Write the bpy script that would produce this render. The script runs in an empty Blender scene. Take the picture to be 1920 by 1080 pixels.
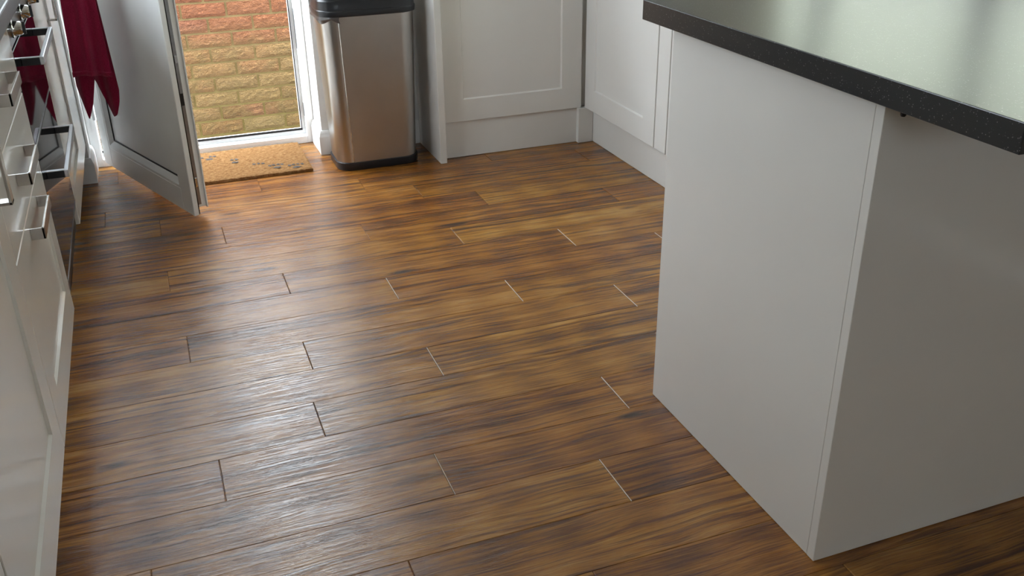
import bpy, bmesh, math, random
from mathutils import Vector, Matrix, noise

random.seed(7)
S = bpy.context.scene
COL = S.collection

# ------------------------------------------------------------------ camera
cam_data = bpy.data.cameras.new('camera')
cam = bpy.data.objects.new('camera', cam_data)
COL.objects.link(cam)
S.camera = cam
cam_data.sensor_width = 36.0
cam_data.lens = 1796.46 / 1920.0 * 36.0
cam_data.clip_start = 0.02
cR = Vector((0.93471385, -0.35511307, -0.01430846))
cU = Vector((0.16791881, 0.40578959, 0.89840864))
cF = Vector((0.31323042, 0.84215766, -0.43892731))
cM = Matrix((cR, cU, -cF)).transposed().to_4x4()
cM.translation = Vector((0, 0, 1.2373))
cam.matrix_world = cM

# ------------------------------------------------------------------ world, light, exposure
W = bpy.data.worlds.new('sky')
S.world = W
W.use_nodes = True
wb = W.node_tree.nodes['Background']
wb.inputs['Color'].default_value = (0.81, 0.915, 1.0, 1)
wb.inputs['Strength'].default_value = 18.0
S.view_settings.view_transform = 'Standard'
S.view_settings.look = 'None'
S.view_settings.exposure = 0.0
S.view_settings.gamma = 1.0
S.view_settings.use_curve_mapping = False
try:
    S.cycles.use_denoising = True
    S.cycles.denoiser = 'OPENIMAGEDENOISE'
    S.cycles.max_bounces = 14
    S.cycles.diffuse_bounces = 6
    S.cycles.glossy_bounces = 6
    S.cycles.transparent_max_bounces = 12
except Exception:
    pass


XL_ = -0.90


def portal(name, loc, rot, sx, sy):
    """daylight opening: guides sky sampling through the doorway / windows"""
    d = bpy.data.lights.new(name, 'AREA')
    d.shape = 'RECTANGLE'
    d.size = sx
    d.size_y = sy
    d.cycles.is_portal = True
    o = bpy.data.objects.new(name, d)
    o.location = loc
    o.rotation_euler = rot
    COL.objects.link(o)


portal('doorway_portal', (0.165, 4.14, 1.05), (math.radians(-90), 0, 0), 0.9, 2.1)
portal('side_window_portal', (2.47, 2.45, 1.58), (0, math.radians(90), 0), 1.1, 1.8)
portal('fill_window_portal', (0.05, -2.37, 1.55), (math.radians(90), 0, 0), 0.82, 0.82)
portal('left_window_portal', (XL_ - 0.16, 2.65, 1.58), (0, math.radians(-90), 0), 0.98, 1.12)


# ------------------------------------------------------------------ materials
def new_mat(name):
    m = bpy.data.materials.new(name)
    m.use_nodes = True
    nt = m.node_tree
    return m, nt, nt.nodes['Principled BSDF']


def nd(nt, t, **kw):
    n = nt.nodes.new(t)
    for k, v in kw.items():
        setattr(n, k, v)
    return n


def ramp(nt, stops):
    r = nd(nt, 'ShaderNodeValToRGB')
    e = r.color_ramp.elements
    while len(e) < len(stops):
        e.new(0.5)
    for i, (p, c) in enumerate(stops):
        e[i].position = p
        e[i].color = (*c, 1) if len(c) == 3 else c
    return r


def mapping(nt, src, scale, loc=None):
    mp = nd(nt, 'ShaderNodeMapping')
    nt.links.new(src, mp.inputs['Vector'])
    mp.inputs['Scale'].default_value = scale
    if loc:
        mp.inputs['Location'].default_value = loc
    return mp.outputs['Vector']


def noise_tex(nt, vec, scale, detail=4, rough=0.55, dist=0.0):
    n = nd(nt, 'ShaderNodeTexNoise')
    if vec is not None:
        nt.links.new(vec, n.inputs['Vector'])
    n.inputs['Scale'].default_value = scale
    n.inputs['Detail'].default_value = detail
    n.inputs['Roughness'].default_value = rough
    n.inputs['Distortion'].default_value = dist
    return n.outputs['Fac']


def math_n(nt, op, a, b=None, c=None, clamp=False):
    n = nd(nt, 'ShaderNodeMath', operation=op)
    n.use_clamp = clamp
    for i, v in enumerate((a, b, c)):
        if v is None:
            continue
        if isinstance(v, (int, float)):
            n.inputs[i].default_value = v
        else:
            nt.links.new(v, n.inputs[i])
    return n.outputs[0]


def mix_col(nt, fac, a, b, mode='MIX'):
    n = nd(nt, 'ShaderNodeMix', data_type='RGBA', blend_type=mode)
    for sock, v in ((n.inputs[0], fac), (n.inputs[6], a), (n.inputs[7], b)):
        if isinstance(v, (int, float)):
            sock.default_value = v
        elif isinstance(v, tuple):
            sock.default_value = (*v, 1) if len(v) == 3 else v
        else:
            nt.links.new(v, sock)
    return n.outputs[2]


def add_bump(nt, b, height, strength, dist=0.001):
    bp = nd(nt, 'ShaderNodeBump')
    bp.inputs['Strength'].default_value = strength
    bp.inputs['Distance'].default_value = dist
    nt.links.new(height, bp.inputs['Height'])
    nt.links.new(bp.outputs[0], b.inputs['Normal'])


def plain(name, col, rough=0.5, metal=0.0, spec=0.5, var=0.04, coat=0.0, scale=6.0):
    """base colour with a faint procedural unevenness"""
    m, nt, b = new_mat(name)
    tc = nd(nt, 'ShaderNodeTexCoord')
    f = noise_tex(nt, tc.outputs['Object'], scale, 3)
    lo = tuple(max(0, c * (1 - var)) for c in col)
    hi = tuple(min(1, c * (1 + var)) for c in col)
    r = ramp(nt, [(0.3, lo), (0.7, hi)])
    nt.links.new(f, r.inputs[0])
    nt.links.new(r.outputs[0], b.inputs['Base Color'])
    b.inputs['Roughness'].default_value = rough
    b.inputs['Metallic'].default_value = metal
    b.inputs['Specular IOR Level'].default_value = spec
    b.inputs['Coat Weight'].default_value = coat
    b.inputs['Coat Roughness'].default_value = 0.05
    return m


GLOSS = plain('gloss_white', (0.665, 0.645, 0.615), rough=0.14, spec=0.5, var=0.01)
SATIN = plain('satin_white', (0.70, 0.68, 0.65), rough=0.32, spec=0.4, var=0.012)
UPVC = plain('white_upvc', (0.88, 0.89, 0.89), rough=0.28, var=0.012)
PAINT_WHITE = plain('white_wall_paint', (0.80, 0.79, 0.77), rough=0.7, var=0.015)
PAINT_CREAM = plain('cream_wall_paint', (0.70, 0.64, 0.52), rough=0.75, var=0.02)
CEIL = plain('ceiling_paint', (0.82, 0.81, 0.79), rough=0.85, var=0.01)
SKIRT = plain('skirting_gloss', (0.82, 0.82, 0.81), rough=0.3, var=0.01)
BLACK_GASKET = plain('black_rubber', (0.012, 0.012, 0.013), rough=0.5, var=0.2)
BLACK_PLASTIC = plain('black_plastic', (0.012, 0.013, 0.016), rough=0.32, var=0.15)
BAG = plain('grey_bin_bag', (0.08, 0.075, 0.075), rough=0.3, var=0.3, scale=30)
BLACK_GLASS = plain('black_glass', (0.006, 0.006, 0.007), rough=0.03, spec=0.6, var=0.1)
BLACK_METAL = plain('black_metal', (0.01, 0.01, 0.011), rough=0.35, var=0.2)
NICKEL = plain('satin_nickel', (0.50, 0.48, 0.45), rough=0.22, metal=1.0, var=0.05, scale=40)
CHROME = plain('chrome', (0.62, 0.62, 0.62), rough=0.1, metal=1.0, var=0.03)
BRIGHT = plain('bright_aluminium', (0.62, 0.64, 0.66), rough=0.3, metal=1.0, var=0.04, scale=60)
GREY_METAL = plain('grey_metal_strip', (0.30, 0.31, 0.32), rough=0.3, metal=1.0, var=0.1, scale=60)
DARK_GREY = plain('dark_carcass', (0.10, 0.095, 0.09), rough=0.6)
CARCASS = plain('white_carcass', (0.66, 0.65, 0.62), rough=0.5)
GROUND = plain('concrete_paving', (0.36, 0.34, 0.31), rough=0.9, var=0.15, scale=3)


def floor_material():
    m, nt, b = new_mat('embossed_wood_vinyl')
    tc = nd(nt, 'ShaderNodeTexCoord')
    oi = nd(nt, 'ShaderNodeObjectInfo')
    r1 = math_n(nt, 'MULTIPLY', oi.outputs['Random'], 37.0)
    r2 = math_n(nt, 'MULTIPLY', oi.outputs['Random'], 91.0)
    cb = nd(nt, 'ShaderNodeCombineXYZ')
    nt.links.new(r1, cb.inputs[0])
    nt.links.new(r2, cb.inputs[1])
    nt.links.new(r1, cb.inputs[2])
    ad = nd(nt, 'ShaderNodeVectorMath', operation='ADD')
    nt.links.new(tc.outputs['Object'], ad.inputs[0])
    nt.links.new(cb.outputs[0], ad.inputs[1])
    p = ad.outputs[0]
    # gentle wander of the grain
    wv = noise_tex(nt, mapping(nt, p, (2.2, 5.0, 1)), 1.0, 2)
    wob = math_n(nt, 'MULTIPLY_ADD', wv, 0.05, -0.025)
    cw = nd(nt, 'ShaderNodeCombineXYZ')
    nt.links.new(wob, cw.inputs[1])
    ad2 = nd(nt, 'ShaderNodeVectorMath', operation='ADD')
    nt.links.new(p, ad2.inputs[0])
    nt.links.new(cw.outputs[0], ad2.inputs[1])
    q = ad2.outputs[0]
    broad = noise_tex(nt, mapping(nt, q, (1.0, 11, 1)), 1.0, 3, 0.5, 0.4)
    streak = noise_tex(nt, mapping(nt, q, (1.05, 56, 1)), 1.0, 7, 0.68, 0.25)
    fine = noise_tex(nt, mapping(nt, q, (12.0, 330, 1)), 1.0, 4, 0.65)
    smear = noise_tex(nt, mapping(nt, q, (1.6, 17, 1)), 1.0, 4, 0.6, 0.6)
    # cathedral rings
    wav = nd(nt, 'ShaderNodeTexWave', wave_type='RINGS', rings_direction='Y')
    nt.links.new(mapping(nt, q, (0.9, 12, 1)), wav.inputs['Vector'])
    wav.inputs['Scale'].default_value = 3.2
    wav.inputs['Distortion'].default_value = 3.0
    wav.inputs['Detail'].default_value = 3
    wav.inputs['Detail Scale'].default_value = 1.2
    a = math_n(nt, 'MULTIPLY', broad, 0.38)
    a = math_n(nt, 'MULTIPLY_ADD', streak, 0.30, a)
    a = math_n(nt, 'MULTIPLY_ADD', fine, 0.30, a)
    a = math_n(nt, 'MULTIPLY_ADD', wav.outputs['Fac'], 0.05, a)
    tone = math_n(nt, 'MULTIPLY_ADD', oi.outputs['Random'], 0.06, -0.03)
    a = math_n(nt, 'ADD', a, tone)
    a = math_n(nt, 'MULTIPLY_ADD', a, 1.5, -0.25)
    rp = ramp(nt, [(0.36, (0.105, 0.042, 0.015)), (0.45, (0.190, 0.078, 0.023)), (0.52, (0.265, 0.114, 0.032)),
                   (0.60, (0.330, 0.156, 0.045)), (0.70, (0.41, 0.215, 0.075))])
    nt.links.new(a, rp.inputs[0])
    # sharp dark grain streaks
    st = math_n(nt, 'MULTIPLY', math_n(nt, 'SUBTRACT', 0.425, streak), 32.0, clamp=True)
    col = mix_col(nt, math_n(nt, 'MULTIPLY', st, 0.55), rp.outputs[0], (0.060, 0.021, 0.010))
    thin = noise_tex(nt, mapping(nt, q, (1.5, 120, 1)), 1.0, 5, 0.6, 0.2)
    tn = math_n(nt, 'MULTIPLY', math_n(nt, 'SUBTRACT', 0.415, thin), 36.0, clamp=True)
    col = mix_col(nt, math_n(nt, 'MULTIPLY', tn, 0.6), col, (0.070, 0.026, 0.011))
    lt = math_n(nt, 'MULTIPLY', math_n(nt, 'SUBTRACT', thin, 0.59), 26.0, clamp=True)
    col = mix_col(nt, math_n(nt, 'MULTIPLY', lt, 0.4), col, (0.44, 0.22, 0.065))
    # broad dark smears running with the grain
    ms = math_n(nt, 'MULTIPLY', math_n(nt, 'SUBTRACT', math_n(nt, 'MULTIPLY_ADD', streak, -0.22, math_n(nt, 'ADD', smear, 0.11)), 0.585), 20.0, clamp=True)
    ms = math_n(nt, 'MULTIPLY', ms, math_n(nt, 'MULTIPLY_ADD', fine, 0.9, 0.35, clamp=True))
    col = mix_col(nt, math_n(nt, 'MULTIPLY', ms, 0.68), col, (0.048, 0.022, 0.014))
    # short dark pores
    pore = noise_tex(nt, mapping(nt, q, (16.0, 420, 1)), 1.0, 2, 0.5)
    pm = math_n(nt, 'MULTIPLY', math_n(nt, 'SUBTRACT', 0.38, pore), 22.0, clamp=True)
    col = mix_col(nt, math_n(nt, 'MULTIPLY', pm, 0.45), col, (0.050, 0.019, 0.010))
    # sparse elongated knots
    vo = nd(nt, 'ShaderNodeTexVoronoi')
    nt.links.new(mapping(nt, q, (4.2, 15, 1)), vo.inputs['Vector'])
    vo.inputs['Scale'].default_value = 1.0
    sm = noise_tex(nt, mapping(nt, q, (1.0, 4, 1)), 1.7, 1)
    k = math_n(nt, 'SUBTRACT', 0.24, vo.outputs['Distance'])
    k = math_n(nt, 'MULTIPLY', k, 7.0, clamp=True)
    gate = math_n(nt, 'MULTIPLY', math_n(nt, 'SUBTRACT', sm, 0.54), 9.0, clamp=True)
    k = math_n(nt, 'MULTIPLY', k, gate)
    k = math_n(nt, 'MULTIPLY', k, 0.9)
    col = mix_col(nt, k, col, (0.024, 0.014, 0.011))
    # some planks are redder, some more golden
    hs = nd(nt, 'ShaderNodeHueSaturation')
    nt.links.new(col, hs.inputs['Color'])
    rr = math_n(nt, 'FRACT', math_n(nt, 'MULTIPLY', oi.outputs['Random'], 7.31))
    nt.links.new(math_n(nt, 'MULTIPLY_ADD', rr, 0.010, 0.495), hs.inputs['Hue'])
    hs.inputs['Saturation'].default_value = 1.08
    nt.links.new(math_n(nt, 'MULTIPLY_ADD', rr, 0.16, 0.97), hs.inputs['Value'])
    nt.links.new(hs.outputs[0], b.inputs['Base Color'])
    # embossed grain relief: long shallow furrows
    g1 = noise_tex(nt, mapping(nt, q, (4.5, 120, 1)), 1.0, 5, 0.65, 0.35)
    rid = math_n(nt, 'ABSOLUTE', math_n(nt, 'MULTIPLY_ADD', g1, 2.0, -1.0))
    rid = math_n(nt, 'POWER', rid, 0.6)
    h = math_n(nt, 'MULTIPLY_ADD', streak, 0.5, rid)
    h = math_n(nt, 'MULTIPLY_ADD', wav.outputs['Fac'], 0.12, h)
    add_bump(nt, b, h, 0.36, 0.0014)
    nt.links.new(math_n(nt, 'MULTIPLY_ADD', streak, 0.16, 0.16), b.inputs['Roughness'])
    b.inputs['Specular IOR Level'].default_value = 0.7
    return m


FLOOR = floor_material()


def worktop_material(name, base):
    m, nt, b = new_mat(name)
    tc = nd(nt, 'ShaderNodeTexCoord')
    v = nd(nt, 'ShaderNodeTexVoronoi')
    nt.links.new(tc.outputs['Object'], v.inputs['Vector'])
    v.inputs['Scale'].default_value = 240
    r = ramp(nt, [(0.0, (0.30, 0.30, 0.29)), (0.18, (0.12, 0.12, 0.125)), (0.24, base)])
    nt.links.new(v.outputs['Distance'], r.inputs[0])
    gate = noise_tex(nt, tc.outputs['Object'], 90, 1)
    g = math_n(nt, 'MULTIPLY', math_n(nt, 'SUBTRACT', gate, 0.47), 12, clamp=True)
    c = mix_col(nt, g, base, r.outputs[0])
    nt.links.new(c, b.inputs['Base Color'])
    b.inputs['Roughness'].default_value = 0.29
    b.inputs['Specular IOR Level'].default_value = 0.6
    return m


WORKTOP = worktop_material('dark_speckled_laminate', (0.011, 0.013, 0.015))


def steel_material():
    m, nt, b = new_mat('brushed_stainless_steel')
    tc = nd(nt, 'ShaderNodeTexCoord')
    f = noise_tex(nt, mapping(nt, tc.outputs['Object'], (6, 6, 500)), 1.0, 3)
    smudge = noise_tex(nt, tc.outputs['Object'], 9, 3)
    c = ramp(nt, [(0.3, (0.425, 0.405, 0.38)), (0.7, (0.455, 0.435, 0.41))])
    nt.links.new(smudge, c.inputs[0])
    nt.links.new(c.outputs[0], b.inputs['Base Color'])
    b.inputs['Metallic'].default_value = 1.0
    nt.links.new(math_n(nt, 'MULTIPLY_ADD', smudge, 0.06, 0.27), b.inputs['Roughness'])
    add_bump(nt, b, f, 0.03, 0.0003)
    return m


STEEL = steel_material()


def brick_material():
    m, nt, b = new_mat('rustic_faced_brick')
    tc = nd(nt, 'ShaderNodeTexCoord')
    oi = nd(nt, 'ShaderNodeObjectInfo')
    geo = nd(nt, 'ShaderNodeNewGeometry')
    sep = nd(nt, 'ShaderNodeSeparateXYZ')
    nt.links.new(geo.outputs['Position'], sep.inputs[0])
    r = ramp(nt, [(0.0, (0.214, 0.119, 0.038)), (0.22, (0.222, 0.094, 0.029)), (0.45, (0.235, 0.138, 0.050)),
                  (0.65, (0.200, 0.069, 0.022)), (0.85, (0.207, 0.125, 0.045)), (1.0, (0.179, 0.050, 0.020))])
    nt.links.new(oi.outputs['Random'], r.inputs[0])
    bl = noise_tex(nt, geo.outputs['Position'], 9, 3)
    c = mix_col(nt, math_n(nt, 'MULTIPLY', math_n(nt, 'SUBTRACT', bl, 0.42), 3.0, clamp=True), r.outputs[0], (0.179, 0.107, 0.034))
    # upper courses keep their red, lower courses are weathered and stained with algae
    up = math_n(nt, 'MULTIPLY', math_n(nt, 'SUBTRACT', sep.outputs[2], 0.20), 8.0, clamp=True)
    red = ramp(nt, [(0.0, (0.186, 0.044, 0.016)), (0.5, (0.207, 0.069, 0.022)), (1.0, (0.179, 0.056, 0.024))])
    nt.links.new(math_n(nt, 'FRACT', math_n(nt, 'MULTIPLY', oi.outputs['Random'], 5.7)), red.inputs[0])
    c = mix_col(nt, math_n(nt, 'MULTIPLY', up, 0.88), c, red.outputs[0])
    an = noise_tex(nt, geo.outputs['Position'], 5, 4)
    low = math_n(nt, 'MULTIPLY', math_n(nt, 'SUBTRACT', 0.30, sep.outputs[2]), 1.7, clamp=True)
    alg = math_n(nt, 'MULTIPLY', low, math_n(nt, 'MULTIPLY_ADD', an, 2.0, -0.35, clamp=True))
    c = mix_col(nt, math_n(nt, 'MULTIPLY', alg, 0.85), c, (0.107, 0.072, 0.011))
    nt.links.new(c, b.inputs['Base Color'])
    b.inputs['Roughness'].default_value = 0.9
    h = noise_tex(nt, mapping(nt, geo.outputs['Position'], (62, 62, 95)), 1.0, 3, 0.6, 0.6)
    add_bump(nt, b, h, 1.0, 0.03)
    return m


BRICK = brick_material()


def mortar_material():
    m, nt, b = new_mat('sandy_mortar')
    geo = nd(nt, 'ShaderNodeNewGeometry')
    sep = nd(nt, 'ShaderNodeSeparateXYZ')
    nt.links.new(geo.outputs['Position'], sep.inputs[0])
    n = noise_tex(nt, geo.outputs['Position'], 14, 4)
    r = ramp(nt, [(0.3, (0.181, 0.123, 0.050)), (0.7, (0.234, 0.162, 0.069))])
    nt.links.new(n, r.inputs[0])
    low = math_n(nt, 'MULTIPLY', math_n(nt, 'SUBTRACT', 0.30, sep.outputs[2]), 1.6, clamp=True)
    c = mix_col(nt, math_n(nt, 'MULTIPLY', low, 0.8), r.outputs[0], (0.129, 0.098, 0.018))
    nt.links.new(c, b.inputs['Base Color'])
    b.inputs['Roughness'].default_value = 0.95
    add_bump(nt, b, noise_tex(nt, geo.outputs['Position'], 160, 3), 0.6, 0.004)
    return m


MORTAR = mortar_material()


def coir_material():
    m, nt, b = new_mat('coir')
    tc = nd(nt, 'ShaderNodeTexCoord')
    n = noise_tex(nt, mapping(nt, tc.outputs['Object'], (70, 110, 70)), 1.0, 4, 0.7)
    r = ramp(nt, [(0.3, (0.149, 0.066, 0.022)), (0.5, (0.260, 0.132, 0.050)), (0.72, (0.384, 0.228, 0.105))])
    nt.links.new(n, r.inputs[0])
    nt.links.new(r.outputs[0], b.inputs['Base Color'])
    b.inputs['Roughness'].default_value = 0.95
    b.inputs['Specular IOR Level'].default_value = 0.1
    add_bump(nt, b, n, 0.7, 0.006)
    return m


COIR = coir_material()
PRINT = plain('faded_black_print', (0.075, 0.06, 0.05), rough=0.95, var=0.5, scale=120)


def towel_material():
    m, nt, b = new_mat('crimson_terry')
    tc = nd(nt, 'ShaderNodeTexCoord')
    n = noise_tex(nt, tc.outputs['Object'], 420, 2)
    r = ramp(nt, [(0.25, (0.19, 0.005, 0.028)), (0.75, (0.32, 0.015, 0.058))])
    nt.links.new(n, r.inputs[0])
    nt.links.new(r.outputs[0], b.inputs['Base Color'])
    b.inputs['Roughness'].default_value = 0.95
    b.inputs['Specular IOR Level'].default_value = 0.1
    b.inputs['Sheen Weight'].default_value = 0.25
    add_bump(nt, b, n, 0.6, 0.002)
    return m


TOWEL = towel_material()


def glass_material():
    m = bpy.data.materials.new('clear_glass')
    m.use_nodes = True
    nt = m.node_tree
    nt.nodes.clear()
    o = nd(nt, 'ShaderNodeOutputMaterial')
    t = nd(nt, 'ShaderNodeBsdfTransparent')
    g = nd(nt, 'ShaderNodeBsdfGlossy')
    g.inputs['Roughness'].default_value = 0.02
    mx = nd(nt, 'ShaderNodeMixShader')
    mx.inputs[0].default_value = 0.07
    nt.links.new(t.outputs[0], mx.inputs[1])
    nt.links.new(g.outputs[0], mx.inputs[2])
    nt.links.new(mx.outputs[0], o.inputs[0])
    return m


GLASS = glass_material()


# ------------------------------------------------------------------ mesh helpers
def box(bm, x0, x1, y0, y1, z0, z1, bev=0.0, seg=1):
    r = bmesh.ops.create_cube(bm, size=1.0)
    vs = r['verts']
    for v in vs:
        v.co.x = x0 + (v.co.x + 0.5) * (x1 - x0)
        v.co.y = y0 + (v.co.y + 0.5) * (y1 - y0)
        v.co.z = z0 + (v.co.z + 0.5) * (z1 - z0)
    if bev > 0:
        es = list({e for v in vs for e in v.link_edges})
        bmesh.ops.bevel(bm, geom=es, offset=bev, segments=seg, affect='EDGES', profile=0.5)


def tube(bm, pts, rad, seg=12, cap=True):
    """tube through points"""
    rings = []
    up0 = Vector((0, 0, 1))
    for i, p in enumerate(pts):
        p = Vector(p)
        a = Vector(pts[max(0, i - 1)])
        c = Vector(pts[min(len(pts) - 1, i + 1)])
        d = (c - a).normalized()
        u = d.cross(up0 if abs(d.z) < 0.9 else Vector((1, 0, 0))).normalized()
        w = d.cross(u)
        rr = rad[i] if isinstance(rad, (list, tuple)) else rad
        rings.append([bm.verts.new(p + (u * math.cos(t) + w * math.sin(t)) * rr)
                      for t in [2 * math.pi * k / seg for k in range(seg)]])
    for i in range(len(rings) - 1):
        for k in range(seg):
            bm.faces.new((rings[i][k], rings[i][(k + 1) % seg], rings[i + 1][(k + 1) % seg], rings[i + 1][k]))
    if cap:
        bm.faces.new(rings[0][::-1])
        bm.faces.new(rings[-1])


def rings_loft(bm, rings, cap0=True, cap1=True):
    vs = [[bm.verts.new(p) for p in r] for r in rings]
    n = len(vs[0])
    for i in range(len(vs) - 1):
        for k in range(n):
            bm.faces.new((vs[i][k], vs[i][(k + 1) % n], vs[i + 1][(k + 1) % n], vs[i + 1][k]))
    if cap0:
        bm.faces.new(vs[0][::-1])
    if cap1:
        bm.faces.new(vs[-1])


def obj(name, bm, mat, parent=None, smooth=False, xf=None):
    if xf is not None:
        bmesh.ops.transform(bm, matrix=xf, verts=bm.verts)
    bmesh.ops.recalc_face_normals(bm, faces=bm.faces)
    me = bpy.data.meshes.new(name)
    bm.to_mesh(me)
    bm.free()
    me.materials.append(mat)
    if smooth:
        for p in me.polygons:
            p.use_smooth = True
        try:
            me.set_sharp_from_angle(angle=math.radians(38))
        except Exception:
            pass
    o = bpy.data.objects.new(name, me)
    COL.objects.link(o)
    if parent is not None:
        o.parent = parent
    return o


def tag(o, label, cat, group=None, kind=None):
    o['label'] = label
    o['category'] = cat
    if group:
        o['group'] = group
    if kind:
        o['kind'] = kind
    return o


def thing(name, label, cat, group=None, kind=None, loc=(0, 0, 0)):
    o = bpy.data.objects.new(name, None)
    o.empty_display_size = 0.1
    COL.objects.link(o)
    o.location = loc
    return tag(o, label, cat, group, kind)


def B(name, mat, parent, x0, x1, y0, y1, z0, z1, bev=0.0, seg=1, smooth=False, xf=None):
    bm = bmesh.new()
    box(bm, x0, x1, y0, y1, z0, z1, bev, seg)
    return obj(name, bm, mat, parent, smooth, xf)


def frame_xf(origin, u, w):
    """local (a along u, b outward w, c up) -> world"""
    u = Vector(u).normalized()
    w = Vector(w).normalized()
    return Matrix(((u.x, w.x, 0, origin[0]), (u.y, w.y, 0, origin[1]), (0, 0, 1, origin[2]), (0, 0, 0, 1)))


def shaker(bm, wd, ht, th=0.02, fw=0.088, rec=0.0055, sl=0.005, ch=0.0015, flat=False):
    """door front in local coords: a 0..wd, b 0..th outward, c 0..ht"""
    def ring(ins, b):
        return [(ins, b, ins), (wd - ins, b, ins), (wd - ins, b, ht - ins), (ins, b, ht - ins)]
    rs = [ring(0, 0), ring(0, th - ch), ring(ch, th)]
    if not flat:
        rs += [ring(fw, th), ring(fw + sl, th - rec)]
    rings_loft(bm, rs)


def bow_handle(bm, length, prot=0.028, wd=0.024, th=0.005):
    """square U of flat strip; local a along the bar 0..length, b outward, c across the strip"""
    box(bm, 0, th, 0, prot, -wd / 2, wd / 2, 0.0006)
    box(bm, length - th, length, 0, prot, -wd / 2, wd / 2, 0.0006)
    box(bm, 0, length, prot - th, prot, -wd / 2, wd / 2, 0.0008)


# ------------------------------------------------------------------ room dimensions
XL, XR = -0.90, 2.32          # side walls
YB, YF = 3.863, -2.20         # back wall face, wall behind the camera
ZC = 2.42
LF = -0.282                   # front plane of left-hand units
RF = 1.670                    # front plane of right-hand units
BF = 3.588                    # front plane of back unit
WT, WU = 0.907, 0.867         # worktop top / underside
DZ = 0.15                     # bottom of doors

# ------------------------------------------------------------------ floor
fl = bpy.data.objects.new('floor', None)
bm = bmesh.new()
box(bm, XL, XR, YF, 4.13, -0.06, -0.004)
fl = obj('floor', bm, FLOOR)
tag(fl, 'brown wood-effect plank floor running across the kitchen', 'floor', kind='structure')

PW, PL, PH = 0.1524, 0.9144, 3.5006
joints = {0: .6734, 1: .8512, 2: .1330, 3: .580, 4: -.0600, 5: .2697, 6: .5548, 7: -.0330, 8: .2532, 9: .5497,
          10: .2262, 11: -.0060, 12: .4336, 13: .7577, 14: .2927, -1: .31, -2: .02, -3: .72, -4: .45,
          15: .60, 16: .12, 17: .83, 18: .40, 19: .02, 20: .66, 21: .30, 22: .50}
mesh_cache = {}


GLINT = plain('painted_bevel_glint', (0.62, 0.50, 0.38), rough=0.6, var=0.15, scale=80)  # light caught by the end bevels, put in as pale colour


def plank_mesh(L, w, glint):
    key = (round(L, 3), round(w, 3), glint)
    if key in mesh_cache:
        return mesh_cache[key]
    bm = bmesh.new()
    a, c = L / 2 - 0.0003, w / 2 - 0.0002
    g, gy = 0.0015, 0.0009

    def ring(dx, dy, z):
        return [(-a + dx, -c + dy, z), (a - dx, -c + dy, z), (a - dx, c - dy, z), (-a + dx, c - dy, z)]
    rings_loft(bm, [ring(0, 0, -0.004), ring(0, 0, -0.0011), ring(g, gy, 0)])
    bmesh.ops.recalc_face_normals(bm, faces=bm.faces)
    me = bpy.data.meshes.new('plank')
    bm.to_mesh(me)
    bm.free()
    me.materials.append(FLOOR)
    me.materials.append(GLINT)
    if glint:                                   # end bevel painted pale as a glint of window light
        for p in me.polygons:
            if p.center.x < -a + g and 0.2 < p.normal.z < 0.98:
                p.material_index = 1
    mesh_cache[key] = me
    return me


for k in range(-4, 19):
    y1 = min(PH - k * PW, 4.045)
    y0 = PH - (k + 1) * PW
    x = joints[k]
    while x > -0.42:
        x -= PL
    while x < XR - 0.001:
        a, b_ = max(x, -0.42), min(x + PL, XR)
        if b_ - a > 0.005:
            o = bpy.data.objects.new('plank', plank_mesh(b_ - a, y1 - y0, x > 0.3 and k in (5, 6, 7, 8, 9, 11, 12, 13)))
            o.location = ((a + b_) / 2, (y0 + y1) / 2, 0)
            o.parent = fl
            COL.objects.link(o)
        x += PL

# ------------------------------------------------------------------ walls and ceiling
DX0, DX1, DZH = -0.281, 0.612, 2.11      # structural doorway
bm = bmesh.new()
box(bm, XL, DX0, YB, 4.13, 0, 4.6)       # unseen upper storey, added to shade the brick wall outside
box(bm, DX1, XR, YB, 4.13, 0, 4.6)
box(bm, DX0, DX1, YB, 4.13, DZH, 4.6)
tag(obj('wall_back', bm, PAINT_WHITE), 'white plastered wall with the back doorway opening', 'wall', kind='structure')
LY0, LY1, LZ0, LZ1 = 2.10, 3.20, 1.10, 2.06
bm = bmesh.new()
box(bm, XL - 0.15, XL, YF - 0.15, LY0, 0, ZC)
box(bm, XL - 0.15, XL, LY1, 4.13, 0, ZC)
box(bm, XL - 0.15, XL, LY0, LY1, 0, LZ0)
box(bm, XL - 0.15, XL, LY0, LY1, LZ1, ZC)
tag(obj('wall_left', bm, PAINT_CREAM), 'cream wall behind the oven units', 'wall', kind='structure')
WY0, WY1, WZ0, WZ1 = 1.55, 3.34, 1.03, 2.12
bm = bmesh.new()
box(bm, XR, XR + 0.15, YF - 0.15, WY0, 0, ZC)
box(bm, XR, XR + 0.15, WY1, 4.13, 0, ZC)
box(bm, XR, XR + 0.15, WY0, WY1, 0, WZ0)
box(bm, XR, XR + 0.15, WY0, WY1, WZ1, ZC)
tag(obj('wall_right', bm, PAINT_CREAM), 'cream wall with a wide kitchen window', 'wall', kind='structure')
FX0, FX1, FZ0, FZ1 = -0.35, 0.45, 1.15, 1.95  # opening for the added fill window
bm = bmesh.new()
box(bm, XL, FX0, YF - 0.15, YF, 0, ZC)
box(bm, FX1, XR, YF - 0.15, YF, 0, ZC)
box(bm, FX0, FX1, YF - 0.15, YF, 0, FZ0)
box(bm, FX0, FX1, YF - 0.15, YF, FZ1, ZC)
tag(obj('wall_front', bm, PAINT_CREAM), 'cream wall behind the camera facing the kitchen door', 'wall', kind='structure')
tag(B('ceiling', CEIL, None, XL - 0.15, XR + 0.15, YF - 0.15, 4.13, ZC, ZC + 0.12), 'white kitchen ceiling', 'ceiling', kind='structure')

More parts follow.
